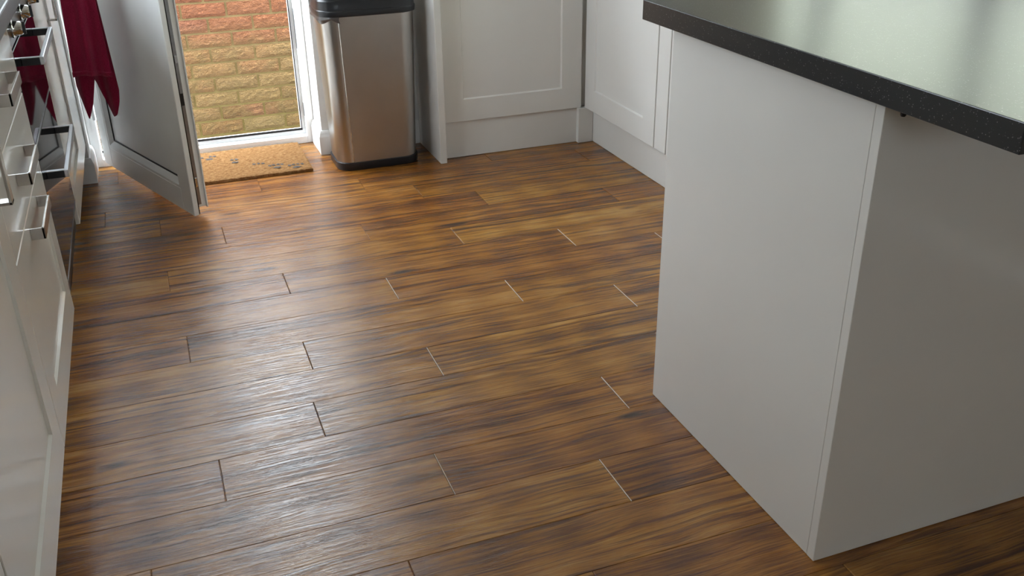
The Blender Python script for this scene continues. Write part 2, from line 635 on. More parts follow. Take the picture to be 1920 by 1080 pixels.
# windows
def window(name, label, plane, a0, a1, z0, z1, depth, mull):
    t = thing(name, label, 'window', kind='structure')

    def wb_(nm, mat, a, b_, c, d_, e0=0.0, e1=0.0):
        p0, p1 = depth
        if plane == 'x':
            B(nm, mat, t, p0 + e0, p1 - e1, a, b_, c, d_, 0.003 if mat is UPVC else 0)
        else:
            B(nm, mat, t, a, b_, p0 + e0, p1 - e1, c, d_, 0.003 if mat is UPVC else 0)
    f = 0.06
    wb_('window_frame', UPVC, a0, a1, z0, z0 + f)
    wb_('window_frame', UPVC, a0, a1, z1 - f, z1)
    wb_('window_frame', UPVC, a0, a0 + f, z0 + f, z1 - f)
    wb_('window_frame', UPVC, a1 - f, a1, z0 + f, z1 - f)
    ed = [a0 + f]
    for mm in mull:
        wb_('mullion', UPVC, mm - 0.055, mm + 0.055, z0 + f, z1 - f)
        ed += [mm - 0.055, mm + 0.055]
    ed.append(a1 - f)
    for i in range(0, len(ed), 2):
        wb_('pane', GLASS, ed[i], ed[i + 1], z0 + f, z1 - f, 0.03, 0.03)


window('window_1', 'white framed window above the right-hand units', 'x', WY0, WY1, WZ0, WZ1, (XR + 0.06, XR + 0.13), (2.27, 3.03))
window('window_2', 'white framed window above the left-hand worktop', 'x', LY0, LY1, LZ0, LZ1, (XL - 0.13, XL - 0.06), (2.65,))

def blind_material():
    m = bpy.data.materials.new('cream_blind_fabric')
    m.use_nodes = True
    nt = m.node_tree
    nt.nodes.clear()
    o = nd(nt, 'ShaderNodeOutputMaterial')
    tc = nd(nt, 'ShaderNodeTexCoord')
    n = noise_tex(nt, mapping(nt, tc.outputs['Object'], (300, 300, 40)), 1.0, 2)
    r = ramp(nt, [(0.3, (0.77, 0.77, 0.69)), (0.7, (0.83, 0.83, 0.75))])
    nt.links.new(n, r.inputs[0])
    d = nd(nt, 'ShaderNodeBsdfDiffuse')
    t = nd(nt, 'ShaderNodeBsdfTranslucent')
    nt.links.new(r.outputs[0], d.inputs[0])
    nt.links.new(r.outputs[0], t.inputs[0])
    mx = nd(nt, 'ShaderNodeMixShader')
    mx.inputs[0].default_value = 0.55
    nt.links.new(d.outputs[0], mx.inputs[1])
    nt.links.new(t.outputs[0], mx.inputs[2])
    nt.links.new(mx.outputs[0], o.inputs[0])
    return m


window('fill_window', 'unseen white framed window added behind the camera as fill light', 'y', FX0, FX1, FZ0, FZ1, (YF - 0.12, YF - 0.05), (0.05,))  # added out of view to brighten the breakfast bar front


BLIND = blind_material()
for (ya, yb, lab) in ((WY0 + 0.06, 2.215, 'cream blind fitted to the window pane nearest the camera'),
                      (2.325, 2.975, 'cream blind fitted to the middle window pane'),
                      (3.085, WY1 - 0.06, 'narrow cream blind fitted to the window pane by the back wall')):
    bt = thing('window_blind', lab, 'blind', 'pane blinds of the side window', loc=(XR + 0.05, (ya + yb) / 2, WZ0 + 0.06))
    hw = (yb - ya) / 2
    hh = WZ1 - WZ0 - 0.12
    B('blind_fabric', BLIND, bt, 0.000, 0.0012, -hw - 0.016, hw + 0.016, 0.0, hh - 0.02)
    B('head_rail', UPVC, bt, -0.014, 0.007, -hw - 0.016, hw + 0.016, hh - 0.03, hh, 0.002)
    B('bottom_rail', UPVC, bt, -0.006, 0.006, -hw - 0.016, hw + 0.016, 0.0, 0.014, 0.002)

# outside
tag(B('ground_outside', GROUND, None, -14, 16, -16, 18, -0.5, -0.36), 'grey concrete path outside the back door', 'ground', kind='structure')

# brick wall beyond the door
BW = 5.24
bw = B('wall_outside', MORTAR, None, -2.2, 2.6, BW, BW + 0.2, -0.37, 1.73)
tag(bw, 'weathered red and buff brick wall seen through the open doorway', 'wall', kind='structure')


def brick_bm(seed, w=0.213, h=0.0655, nx=9, nz=4):
    bm = bmesh.new()
    front = []
    for j in range(nz + 1):
        row = []
        for i in range(nx + 1):
            edge = i in (0, nx) or j in (0, nz)
            n = noise.noise(Vector((i * 0.9 + seed * 13.1, j * 1.1 + seed * 7.7, seed)))
            d = 0.004 if edge else 0.010 + 0.006 * n
            jx = 0.0 if not edge else 0.0022 * noise.noise(Vector((i * 1.7, j * 2.3, seed * 3.3)))
            row.append(bm.verts.new((-w / 2 + w * i / nx + jx, -d, -h / 2 + h * j / nz + jx)))
        front.append(row)
    for j in range(nz):
        for i in range(nx):
            bm.faces.new((front[j][i], front[j][i + 1], front[j + 1][i + 1], front[j + 1][i]))
    loop = front[0] + [front[j][nx] for j in range(1, nz + 1)] + front[nz][-2::-1] + [front[j][0] for j in range(nz - 1, 0, -1)]
    back = [bm.verts.new((v.co.x, 0.02, v.co.z)) for v in loop]
    for i in range(len(loop)):
        j = (i + 1) % len(loop)
        bm.faces.new((loop[i], back[i], back[j], loop[j]))
    return bm


bmesh_vars = []
for s in range(6):
    bm = brick_bm(s + 1)
    bmesh.ops.recalc_face_normals(bm, faces=bm.faces)
    me = bpy.data.meshes.new('brick')
    bm.to_mesh(me)
    bm.free()
    me.materials.append(BRICK)
    bmesh_vars.append(me)
COURSE, BPITCH = 0.0765, 0.2245
Z0B = -0.30
far_bm = bmesh.new()
rb = random.Random(3)
for c in range(27):
    z = Z0B + c * COURSE
    # stretcher bond, perpends set from the photographed courses
    off = (0.305 if c % 2 == 0 else 0.412) + rb.uniform(-0.012, 0.012)
    for i in range(-11, 11):
        x = off + (i + 0.5) * BPITCH
        if x < -2.08 or x > 2.48:
            continue
        if -0.75 < x < 1.75 and c < 24:
            o = bpy.data.objects.new('brick', bmesh_vars[rb.randrange(6)])
            o.location = (x, BW - 0.001, z)
            o.parent = bw
            COL.objects.link(o)
        else:
            me = bmesh_vars[rb.randrange(6)]
            far_bm.from_mesh(me)
            nv = len(me.vertices)
            far_bm.verts.ensure_lookup_table()
            for v in far_bm.verts[-nv:]:
                v.co += Vector((x, BW - 0.001, z))
fb = obj('brick_field', far_bm, BRICK, bw)
fb['kind'] = 'stuff'

# ------------------------------------------------------------------ skirting boards
def skirting(name, label, path):
    """profile swept along an L path (list of xy points), room on the left-hand side of travel"""
    prof = [(0.0, 0.0), (0.014, 0.0), (0.014, 0.074), (0.011, 0.083), (0.0095, 0.090), (0.006, 0.098), (0.0, 0.100)]
    bm = bmesh.new()
    rings = []
    for i, p in enumerate(path):
        p = Vector(p)
        dirs = []
        if i > 0:
            dirs.append((p - Vector(path[i - 1])).normalized())
        if i < len(path) - 1:
            dirs.append((Vector(path[i + 1]) - p).normalized())
        ns = [Vector((-d.y, d.x)) for d in dirs]
        if len(ns) == 2:
            m = (ns[0] + ns[1])
            m = m / (m.dot(ns[0]))
        else:
            m = ns[0]
        rings.append([(p.x + m.x * a, p.y + m.y * a, z + 0.0005) for a, z in prof])
    vs = [[bm.verts.new(q) for q in r] for r in rings]
    n = len(prof)
    for i in range(len(vs) - 1):
        for k in range(n - 1):
            bm.faces.new((vs[i][k], vs[i][k + 1], vs[i + 1][k + 1], vs[i + 1][k]))
    bm.faces.new(vs[0])
    bm.faces.new(vs[-1])
    o = obj(name, bm, SKIRT)
    tag(o, label, 'skirting board', kind='structure')


skirting('baseboard_right', 'white skirting board wrapping the reveal behind the steel bin', [(1.022, YB), (DX1, YB), (DX1, 4.04)])
skirting('baseboard_left', 'white skirting board at the hinge side of the doorway', [(DX0, 4.04), (DX0, YB), (-0.34, YB)])

# ------------------------------------------------------------------ door frame and threshold
tr = thing('trim_1', 'white uPVC door frame with low threshold around the back doorway', 'door frame', kind='structure', loc=(0, 0, 0))
FY0, FY1 = 4.045, 4.115
B('jamb', UPVC, tr, DX0 + 0.001, -0.243, FY0, FY1, 0.0, DZH, 0.002)
jr = B('jamb', UPVC, tr, 0.578, DX1 - 0.001, FY0, FY1, 0.0, DZH, 0.002)
B('rebate_stop', UPVC, tr, 0.562, 0.578, FY0 + 0.035, FY1, 0.035, DZH - 0.035, 0.002)
B('head', UPVC, tr, -0.243, 0.578, FY0, FY1, DZH - 0.04, DZH - 0.001, 0.002)
bm = bmesh.new()
prof = [(FY0 - 0.002, 0.001), (FY0 - 0.002, 0.030), (FY0 + 0.004, 0.034), (FY0 + 0.032, 0.034), (FY0 + 0.034, 0.056), (FY0 + 0.046, 0.058), (FY1, 0.050), (FY1 + 0.03, 0.03), (FY1 + 0.03, 0.001)]
rings_loft(bm, [[(-0.243, y, z) for y, z in prof], [0 or (0.578, y, z) for y, z in prof]])
th = obj('threshold', bm, UPVC, tr)
B('gasket', BLACK_GASKET, th, -0.243, 0.565, FY0 + 0.030, FY0 + 0.0345, 0.050, 0.0585)
B('gasket', BLACK_GASKET, jr, 0.5605, 0.564, FY0 + 0.031, FY0 + 0.0352, 0.05, DZH - 0.04)
for sx in (0.178, 0.515):
    B('drain_slot', BLACK_GASKET, th, sx - 0.011, sx + 0.011, FY0 + 0.010, FY0 + 0.014, 0.0335, 0.0345)
B('strike_plate', GREY_METAL, jr, 0.5765, 0.5785, FY0 + 0.008, FY0 + 0.026, 0.40, 0.56)
B('strike_plate', GREY_METAL, jr, 0.5765, 0.5785, FY0 + 0.008, FY0 + 0.026, 0.115, 0.17)

# ------------------------------------------------------------------ the open door leaf
HX, HY = -0.236, 4.018
tdir = Vector((0.061 + 0.236, 3.247 - 4.018))
LEN = 0.806
tdir.normalize()
ndir = Vector((-tdir.y, tdir.x))         # towards the outer side of the leaf
DXF = frame_xf((HX, HY, 0.0), (tdir.x, tdir.y, 0), (ndir.x, ndir.y, 0))   # a along leaf, b thickness outward, c up
dr = thing('door_1', 'white uPVC back door standing open into the room', 'door', kind='structure', loc=(HX, HY, 0))
DXF_L = Matrix.Translation((-HX, -HY, 0)) @ DXF
ZB, ZT = 0.026, 2.06
LIP, BODY0, BODY1 = 0.018, 0.020, 0.062
ST, RAIL, MID0, MID1 = 0.112, 0.112, 0.98, 1.10


def DB(name, mat, parent, a0, a1, b0, b1, c0, c1, bev=0.0015):
    return B(name, mat, parent, a0, a1, b0, b1, c0, c1, bev, xf=DXF_L)


def sash_piece(name, a0, a1, c0, c1, slope):
    """stile or rail: flat outer band and a sloped bead towards the panel opening"""
    bm = bmesh.new()
    box(bm, a0, a1, 0, LIP, c0, c1, 0.002)
    o = obj(name, bm, UPVC, dr, xf=DXF_L)
    return o


# lip frame (inner face)
sash_piece('stile', 0.0, ST - 0.03, ZB, ZT, 0)
free = sash_piece('stile', LEN - ST + 0.03, LEN, ZB, ZT, 0)
sash_piece('rail', ST - 0.03, LEN - ST + 0.03, ZB, ZB + RAIL - 0.03, 0)
sash_piece('rail', ST - 0.03, LEN - ST + 0.03, ZT - RAIL + 0.03, ZT, 0)
sash_piece('rail', ST - 0.03, LEN - ST + 0.03, MID0 + 0.02, MID1 - 0.02, 0)


def bead(name, a0, a1, c0, c1):
    """four-sided sloped glazing bead around an opening"""
    bm = bmesh.new()
    w = 0.03

    def ring(ins, b):
        return [(a0 + ins, b, c0 + ins), (a1 - ins, b, c0 + ins), (a1 - ins, b, c1 - ins), (a0 + ins, b, c1 - ins)]
    rs = [ring(0, 0.001), ring(w * 0.3, 0.001), ring(w, 0.013), ring(w, 0.03), ring(0, 0.03)]
    vs = [[bm.verts.new(p) for p in r] for r in rs]
    for i in range(len(vs)):
        A, Bv = vs[i], vs[(i + 1) % len(vs)]
        for k in range(4):
            bm.faces.new((A[k], A[(k + 1) % 4], Bv[(k + 1) % 4], Bv[k]))
    o = obj(name, bm, UPVC, dr, xf=DXF_L)
    # black gasket line where the bead meets the panel
    bm = bmesh.new()
    i = w
    s = 0.0045
    box(bm, a0 + i, a1 - i, 0.0125, 0.0165, c0 + i, c0 + i + s)
    box(bm, a0 + i, a1 - i, 0.0125, 0.0165, c1 - i - s, c1 - i)
    box(bm, a0 + i, a0 + i + s, 0.0125, 0.0165, c0 + i, c1 - i)
    box(bm, a1 - i - s, a1 - i, 0.0125, 0.0165, c0 + i, c1 - i)
    obj('gasket', bm, BLACK_GASKET, o, xf=DXF_L)
    return o


A0, A1 = ST - 0.03, LEN - ST + 0.03
bead('bead', A0, A1, ZB + RAIL - 0.03, MID0 + 0.02)
bead('bead', A0, A1, MID1 - 0.02, ZT - RAIL + 0.03)
DB('door_panel', UPVC, dr, A0 + 0.02, A1 - 0.02, 0.016, 0.045, ZB + RAIL - 0.01, MID0, 0.0)
DB('glass_pane', GLASS, dr, A0 + 0.02, A1 - 0.02, 0.02, 0.044, MID1, ZT - RAIL + 0.01, 0.0)
# set-back body of the sash behind the lip
ST2 = 0.075
DB('sash_body', UPVC, dr, 0.02, ST2, BODY0, BODY1, ZB + 0.02, ZT - 0.02)
fb2 = DB('sash_body', UPVC, dr, LEN - ST2, LEN - 0.022, BODY0, BODY1 - 0.004, ZB + 0.02, ZT - 0.02)
DB('sash_flange', UPVC, fb2, LEN - ST2, LEN - 0.016, BODY1 - 0.005, BODY1, ZB + 0.016, ZT - 0.016, 0.0008)
DB('sash_body', UPVC, dr, ST2, LEN - ST2, BODY0, BODY1, ZB + 0.02, ZB + 0.085)
DB('sash_body', UPVC, dr, ST2, LEN - ST2, BODY0, BODY1, ZT - 0.085, ZT - 0.02)
DB('sash_body', UPVC, dr, ST2, LEN - ST2, BODY0, BODY1, MID0 + 0.01, MID1 - 0.01)
DB('gasket', BLACK_GASKET, free, LEN - 0.019, LEN - 0.0025, LIP, LIP + 0.004, ZB + 0.003, ZT - 0.003, 0.0)
lk = DB('lock_strip', GREY_METAL, dr, LEN - 0.0225, LEN - 0.0205, 0.024, 0.040, ZB + 0.03, ZT - 0.05, 0.0)
DB('lock_keep', BLACK_METAL, lk, LEN - 0.021, LEN - 0.018, 0.026, 0.038, 0.405, 0.445, 0.0)
DB('roller_cam', CHROME, lk, LEN - 0.021, LEN - 0.014, 0.026, 0.037, 0.12, 0.155, 0.002)
DB('roller_cam', CHROME, lk, LEN - 0.021, LEN - 0.014, 0.026, 0.037, 0.545, 0.57, 0.002)
# lever handle and hinges
bm = bmesh.new()
box(bm, LEN - 0.085, LEN - 0.05, -0.010, 0.0, 0.93, 1.16, 0.004)
hp = obj('handle_plate', bm, CHROME, dr, xf=DXF_L)
bm = bmesh.new()
tube(bm, [(LEN - 0.067, 0, 1.08), (LEN - 0.067, -0.045, 1.08), (LEN - 0.075, -0.052, 1.08), (LEN - 0.19, -0.052, 1.08)], 0.009)
obj('lever', bm, CHROME, hp, True, xf=DXF_L)
for hz in (0.25, 1.05, 1.85):
    bm = bmesh.new()
    tube(bm, [(-0.012, -0.004, hz - 0.05), (-0.012, -0.004, hz + 0.05)], 0.008)
    obj('hinge', bm, UPVC, dr, True, xf=DXF_L)

# ------------------------------------------------------------------ doormat
MX0, MX1, MY0, MY1, MT = -0.07, 0.531, 3.660, 4.034, 0.014
mat_t = thing('doormat', 'brown coir doormat with faded printed marks by the threshold', 'doormat', loc=((MX0 + MX1) / 2, (MY0 + MY1) / 2, 0))
mcx, mcy = (MX0 + MX1) / 2, (MY0 + MY1) / 2
bm = bmesh.new()
NX, NY = 90, 56
g = []
for j in range(NY + 1):
    row = []
    for i in range(NX + 1):
        x = MX0 + (MX1 - MX0) * i / NX - mcx
        y = MY0 + (MY1 - MY0) * j / NY - mcy
        e = min(i, NX - i, j, NY - j)
        z = MT + 0.0022 * noise.noise(Vector((x * 60, y * 60, 0))) + 0.0012 * noise.noise(Vector((x * 170, y * 170, 3)))
        if e == 0:
            x += 0.002 * noise.noise(Vector((y * 70, x * 70, 5)))
            y += 0.002 * noise.noise(Vector((x * 70, y * 70, 8)))
            z -= 0.003
        row.append(bm.verts.new((x, y, z)))
    g.append(row)
for j in range(NY):
    for i in range(NX):
        bm.faces.new((g[j][i], g[j][i + 1], g[j + 1][i + 1], g[j + 1][i]))
loop = g[0] + [g[j][NX] for j in range(1, NY + 1)] + g[NY][-2::-1] + [g[j][0] for j in range(NY - 1, 0, -1)]
low = [bm.verts.new((v.co.x, v.co.y, 0.0008)) for v in loop]
for i in range(len(loop)):
    j = (i + 1) % len(loop)
    bm.faces.new((loop[i], low[i], low[j], loop[j]))
bm.faces.new(low[::-1])
obj('mat_body', bm, COIR, mat_t)
# coir tufts
bm = bmesh.new()
rt = random.Random(11)
for i in range(9000):
    x = rt.uniform(MX0 + 0.002, MX1 - 0.002) - mcx
    y = rt.uniform(MY0 + 0.001, MY1 - 0.002) - mcy
    a = rt.uniform(0, 2 * math.pi)
    l = rt.uniform(0.003, 0.008)
    h = rt.uniform(0.001, 0.004)
    w = 0.00045
    dx, dy = math.cos(a), math.sin(a)
    p0 = Vector((x, y, MT - 0.0005))
    p1 = p0 + Vector((dx * l, dy * l, h + 0.0005))
    n = Vector((-dy, dx, 0)) * w
    vs = [bm.verts.new(p0 - n), bm.verts.new(p0 + n), bm.verts.new(p1)]
    bm.faces.new(vs)
pile = obj('coir_tufts', bm, COIR, mat_t)
pile['kind'] = 'stuff'
# printed marks
rp_ = random.Random(5)
for (px, py, fade) in ((0.156, 3.945, 0.6), (0.251, 3.865, 0.5), (0.328, 3.775, 0.6), (0.399, 3.735, 1.0), (0.473, 3.708, 1.0)):
    bm = bmesh.new()
    blobs = [(0, -0.016, 0.016, 0.012)] + [(dx, 0.014 + 0.006 * math.cos(dx * 60), 0.0075, 0.011) for dx in (-0.025, -0.009, 0.009, 0.025)]
    for (bx, by, rx, ry) in blobs:
        if rp_.random() > fade + 0.15:
            continue
        c = bm.verts.new((px + bx - mcx, py + by - mcy, MT + 0.0034))
        ring = []
        for k in range(10):
            t = 2 * math.pi * k / 10
            f = rp_.uniform(0.7, 1.15)
            ring.append(bm.verts.new((px + bx + rx * f * math.cos(t) - mcx, py + by + ry * f * math.sin(t) - mcy, MT + 0.0016)))
        for k in range(10):
            bm.faces.new((c, ring[k], ring[(k + 1) % 10]))
    obj('printed_mark', bm, PRINT, mat_t)

# ------------------------------------------------------------------ steel bin
def rrect(cx, cy, hx, hy, r, z, seg=8):
    pts = []
    for (sx, sy, a0) in ((1, -1, -90), (1, 1, 0), (-1, 1, 90), (-1, -1, 180)):
        for k in range(seg + 1):
            t = math.radians(a0 + 90 * k / seg)
            pts.append((cx + sx * (hx - r) + r * math.cos(t), cy + sy * (hy - r) + r * math.sin(t), z))
    return pts


bx, by = 0.790, 3.712
bn = thing('waste_bin', 'brushed stainless steel kitchen bin with black lid and base', 'bin', loc=(bx, by, 0))
bm = bmesh.new()
rings_loft(bm, [rrect(0, 0, 0.164, 0.112, 0.062, 0.0005), rrect(0, 0, 0.167, 0.115, 0.064, 0.006), rrect(0, 0, 0.167, 0.115, 0.064, 0.030), rrect(0, 0, 0.162, 0.110, 0.06, 0.032)])
obj('bin_base', bm, BLACK_PLASTIC, bn, True)
bm = bmesh.new()
rs = []
for i in range(7):
    t = i / 6
    rs.append(rrect(0, 0.002 * t, 0.161 + 0.020 * t, 0.109 + 0.012 * t, 0.060 + 0.006 * t, 0.031 + (0.604 - 0.031) * t, 10))
rings_loft(bm, rs)
body = obj('bin_body', bm, STEEL, bn, True)
# folded vertical seam at the left of the front face
bm = bmesh.new()
seamb = []
for t in (0, 1):
    xx = -(0.161 + 0.020 * t) + (0.060 + 0.006 * t) - 0.004
    yy = 0.002 * t - (0.109 + 0.012 * t)
    zz = 0.032 + (0.600 - 0.032) * t
    seamb.append([(xx - 0.002, yy + 0.001, zz), (xx, yy - 0.0016, zz), (xx + 0.0022, yy - 0.0012, zz), (xx + 0.003, yy + 0.001, zz)])
rings_loft(bm, seamb)
obj('seam', bm, NICKEL, body)
bm = bmesh.new()
rings_loft(bm, [rrect(0, 0.002, 0.178, 0.118, 0.066, 0.592), rrect(0, 0.002, 0.188, 0.128, 0.072, 0.596), rrect(0, 0.002, 0.190, 0.130, 0.074, 0.612),
                rrect(0, 0.002, 0.189, 0.129, 0.073, 0.616), rrect(0, 0.002, 0.187, 0.127, 0.072, 0.618), rrect(0, 0.002, 0.1865, 0.1265, 0.072, 0.650), rrect(0, 0.002, 0.182, 0.122, 0.07, 0.656)])
obj('lid_rim', bm, BLACK_PLASTIC, bn, True)
bm = bmesh.new()
rings_loft(bm, [rrect(0, 0.002, 0.180, 0.120, 0.068, 0.655), rrect(0, 0.002, 0.181, 0.121, 0.068, 0.668), rrect(0, 0.002, 0.172, 0.112, 0.062, 0.684), rrect(0, 0.002, 0.14, 0.085, 0.05, 0.692)])
obj('lid', bm, BLACK_PLASTIC, bn, True)
# crumpled liner showing under the rim on the left
bm = bmesh.new()
rl = random.Random(2)
rims = rrect(0, 0.002, 0.186, 0.125, 0.071, 0.0, 10)
idx = [i for i, p in enumerate(rims) if p[0] < -0.09 and p[1] < 0.06]
idx.sort(key=lambda i: i)
top, bot, mid = [], [], []
for n_, i in enumerate(idx):
    p = Vector(rims[i])
    o_ = Vector((p.x, p.y, 0)).normalized()
    drop = 0.010 + 0.018 * abs(math.sin(n_ * 0.33 + 0.5))
    top.append(bm.verts.new((p.x, p.y, 0.600)))
    mid.append(bm.verts.new((p.x + o_.x * rl.uniform(0.001, 0.006), p.y + o_.y * rl.uniform(0.001, 0.006), 0.595 - drop * 0.45)))
    bot.append(bm.verts.new((p.x - o_.x * 0.004, p.y - o_.y * 0.004, 0.596 - drop)))
for a, b_ in ((top, mid), (mid, bot)):
    for k in range(len(a) - 1):
        bm.faces.new((a[k], a[k + 1], b_[k + 1], b_[k]))
obj('bin_liner', bm, BAG, bn, True)

# ------------------------------------------------------------------ unit builders
def unit_door(parent, name, origin, u, w, wd, ht, flat=False, mat=None, fw=0.088):
    bm = bmesh.new()
    shaker(bm, wd, ht, flat=flat, fw=fw)
    return obj(name, bm, mat or GLOSS, parent, xf=frame_xf(origin, u, w))


def handle(parent, origin, u, w, length, vertical=False, prot=0.027):
    bm = bmesh.new()
    bow_handle(bm, length, prot=prot)
    if vertical:
        bmesh.ops.transform(bm, matrix=Matrix(((0, 0, 1, 0), (0, 1, 0, 0), (1, 0, 0, 0), (0, 0, 0, 1))), verts=bm.verts)
    return obj('handle', bm, NICKEL, parent, xf=frame_xf(origin, u, w))


G = 0.0015   # half gap between fronts

# ---- left run: fronts face +x
def left_carcass(parent, y0, y1, z1=WU - 0.002, dark=False):
    B('carcass', CARCASS if not dark else DARK_GREY, parent, XL + 0.004, LF - 0.021, y0 + 0.001, y1 - 0.001, DZ, z1)
    B('plinth', SATIN, parent, LF - 0.075, LF - 0.058, y0 + 0.001, y1 - 0.001, 0.001, DZ - 0.002)


def left_front(parent, name, y0, y1, z0, z1, flat=False, fw=0.088):
    return unit_door(parent, name, (LF - 0.02, y0 + G, z0), (0, 1, 0), (1, 0, 0), y1 - y0 - 2 * G, z1 - z0, flat, fw=fw)


Y0, Y1, Y2, Y3, Y4 = 1.112, 1.757, 2.397, 3.005, 3.600
u1 = thing('base_cabinet', 'white gloss base cabinet with upright handle, nearest the camera on the left', 'cabinet', loc=(0, 0, 0))
left_carcass(u1, Y0, Y1)
d1 = left_front(u1, 'door', Y0, Y1, DZ, WU - 0.004)
handle(d1, (LF, 1.655, 0.690), (0, 1, 0), (1, 0, 0), 0.155, True, 0.036)

u2 = thing('drawer_unit', 'white gloss three-drawer unit with bar handles beside the black oven', 'drawer unit')
left_carcass(u2, Y1, Y2)
for (z0, z1, flat, hz) in ((DZ, 0.540, False, 0.505), (0.543, 0.700, True, 0.620), (0.703, WU - 0.004, True, 0.776)):
    dd = left_front(u2, 'drawer_front', Y1, Y2, z0, z1, flat)
    handle(dd, (LF, 1.998, hz), (0, 1, 0), (1, 0, 0), 0.206)

# nearest unit beyond the frame so the run does not stop at the picture edge
u0 = thing('base_cabinet', 'white base cabinet at the near end of the left run, mostly out of view', 'cabinet')
left_carcass(u0, 0.50, Y0 - 0.004)
left_front(u0, 'door', 0.50, Y0 - 0.004, DZ, WU - 0.004)

# double oven
ov = thing('double_oven', 'black glass built-under double oven with knobs and metal bar handles', 'oven')
B('carcass', DARK_GREY, ov, XL + 0.004, LF - 0.022, Y2 + 0.002, Y3 - 0.002, DZ, WU - 0.002)
B('plinth', SATIN, ov, LF - 0.075, LF - 0.058, Y2 + 0.001, Y3 - 0.001, 0.001, DZ - 0.002)
oy0, oy1 = Y2 + 0.003, Y3 - 0.003
cp = B('control_panel', GREY_METAL, ov, LF - 0.022, LF - 0.002, oy0, oy1, 0.792, WU - 0.004, 0.002)
for ky in (2.465, 2.70, 2.93):
    bm = bmesh.new()
    prof = [(0.0, 0.021), (0.006, 0.021), (0.008, 0.017), (0.022, 0.0155), (0.026, 0.013)]
    rings_loft(bm, [[(LF - 0.002 + a, ky + r * math.cos(t), 0.829 + r * math.sin(t)) for t in [2 * math.pi * k / 20 for k in range(20)]] for a, r in prof])
    kb = obj('knob', bm, CHROME, cp, True)
    bm = bmesh.new()
    box(bm, LF + 0.018, LF + 0.030, ky - 0.003, ky + 0.003, 0.829 - 0.014, 0.829 + 0.014, 0.001)
    obj('pointer', bm, BLACK_METAL, kb)
for (z0, z1, hz, h0, h1) in ((0.566, 0.789, 0.744, 2.512, 2.910), (0.222, 0.562, 0.475, 2.480, 2.905)):
    dg = B('oven_door', BLACK_GLASS, ov, LF - 0.022, LF, oy0, oy1, z0 + 0.006, z1, 0.0012)
    B('door_trim', GREY_METAL, dg, LF - 0.022, LF + 0.001, oy0, oy1, z0, z0 + 0.006, 0.0008)
    for ye in (h0, h1 - 0.012):
        B('handle_bracket', BLACK_METAL, dg, LF, LF + 0.044, ye, ye + 0.012, hz - 0.010, hz + 0.007, 0.001)
        B('bracket_cap', BRIGHT, dg, LF, LF + 0.042, ye - 0.0005, ye + 0.0125, hz + 0.007, hz + 0.009, 0.0004)
    bm = bmesh.new()
    box(bm, LF + 0.039, LF + 0.049, h0 - 0.002, h1 + 0.002, hz - 0.010, hz + 0.009, 0.0015, 2)
    obj('handle_bar', bm, BRIGHT, dg)
B('vent_strip', BLACK_METAL, ov, LF - 0.03, LF - 0.012, oy0, oy1, DZ, 0.219)

u3 = thing('base_cabinet', 'white gloss base cabinet between the black oven and the door', 'cabinet')
left_carcass(u3, Y3, Y4)
d3 = left_front(u3, 'door', Y3, Y4, DZ, WU - 0.004)
handle(d3, (LF, 3.400, 0.690), (0, 1, 0), (1, 0, 0), 0.155, True, 0.030)
B('filler_panel', GLOSS, u3, LF - 0.02, LF - 0.001, Y4 + 0.002, YB - 0.002, DZ, WU - 0.004, 0.001)

bm = bmesh.new()
box(bm, XL + 0.002, -0.262, 0.50, YB - 0.002, WU, WT, 0.004, 2)
tag(obj('worktop', bm, WORKTOP), 'dark laminate worktop above the left-hand units and oven', 'worktop')

# ---- back unit: front faces -y
PXL = 1.022
u4 = thing('base_cabinet', 'white shaker base cabinet beside the steel bin, on the back wall', 'cabinet')
B('end_panel', GLOSS, u4, PXL, PXL + 0.026, 3.540, YB - 0.016, 0.001, WU - 0.002, 0.0008)
BD0, BD1 = 1.0515, 1.656
bm = bmesh.new()
shaker(bm, BD1 - BD0, WU - 0.004 - DZ, fw=0.088)
obj('door', bm, SATIN, u4, xf=frame_xf((BD1, BF + 0.02, DZ), (-1, 0, 0), (0, -1, 0)))
B('carcass', CARCASS, u4, PXL + 0.027, RF + 0.022, BF + 0.022, YB - 0.002, DZ, WU - 0.002)
B('plinth', SATIN, u4, PXL + 0.027, 1.640, BF + 0.010, BF + 0.027, 0.0015, DZ - 0.001)
B('corner_post', SATIN, u4, 1.640, 1.707, BF - 0.012, BF + 0.020, 0.001, DZ - 0.001, 0.001)

# ---- right run: fronts face -x
RY0, RY1, RY2, RY3, RY4 = 3.584, 2.984, 2.895, 2.300, 1.785
u5 = thing('base_cabinet', 'white shaker base cabinet in the corner of the right-hand run', 'cabinet')


def right_front(parent, name, ya, yb, flat=False):
    bm = bmesh.new()
    shaker(bm, ya - yb - 2 * G, WU - 0.004 - DZ, flat=flat)
    return obj(name, bm, SATIN, parent, xf=frame_xf((RF + 0.02, yb + G, DZ), (0, 1, 0), (-1, 0, 0)))


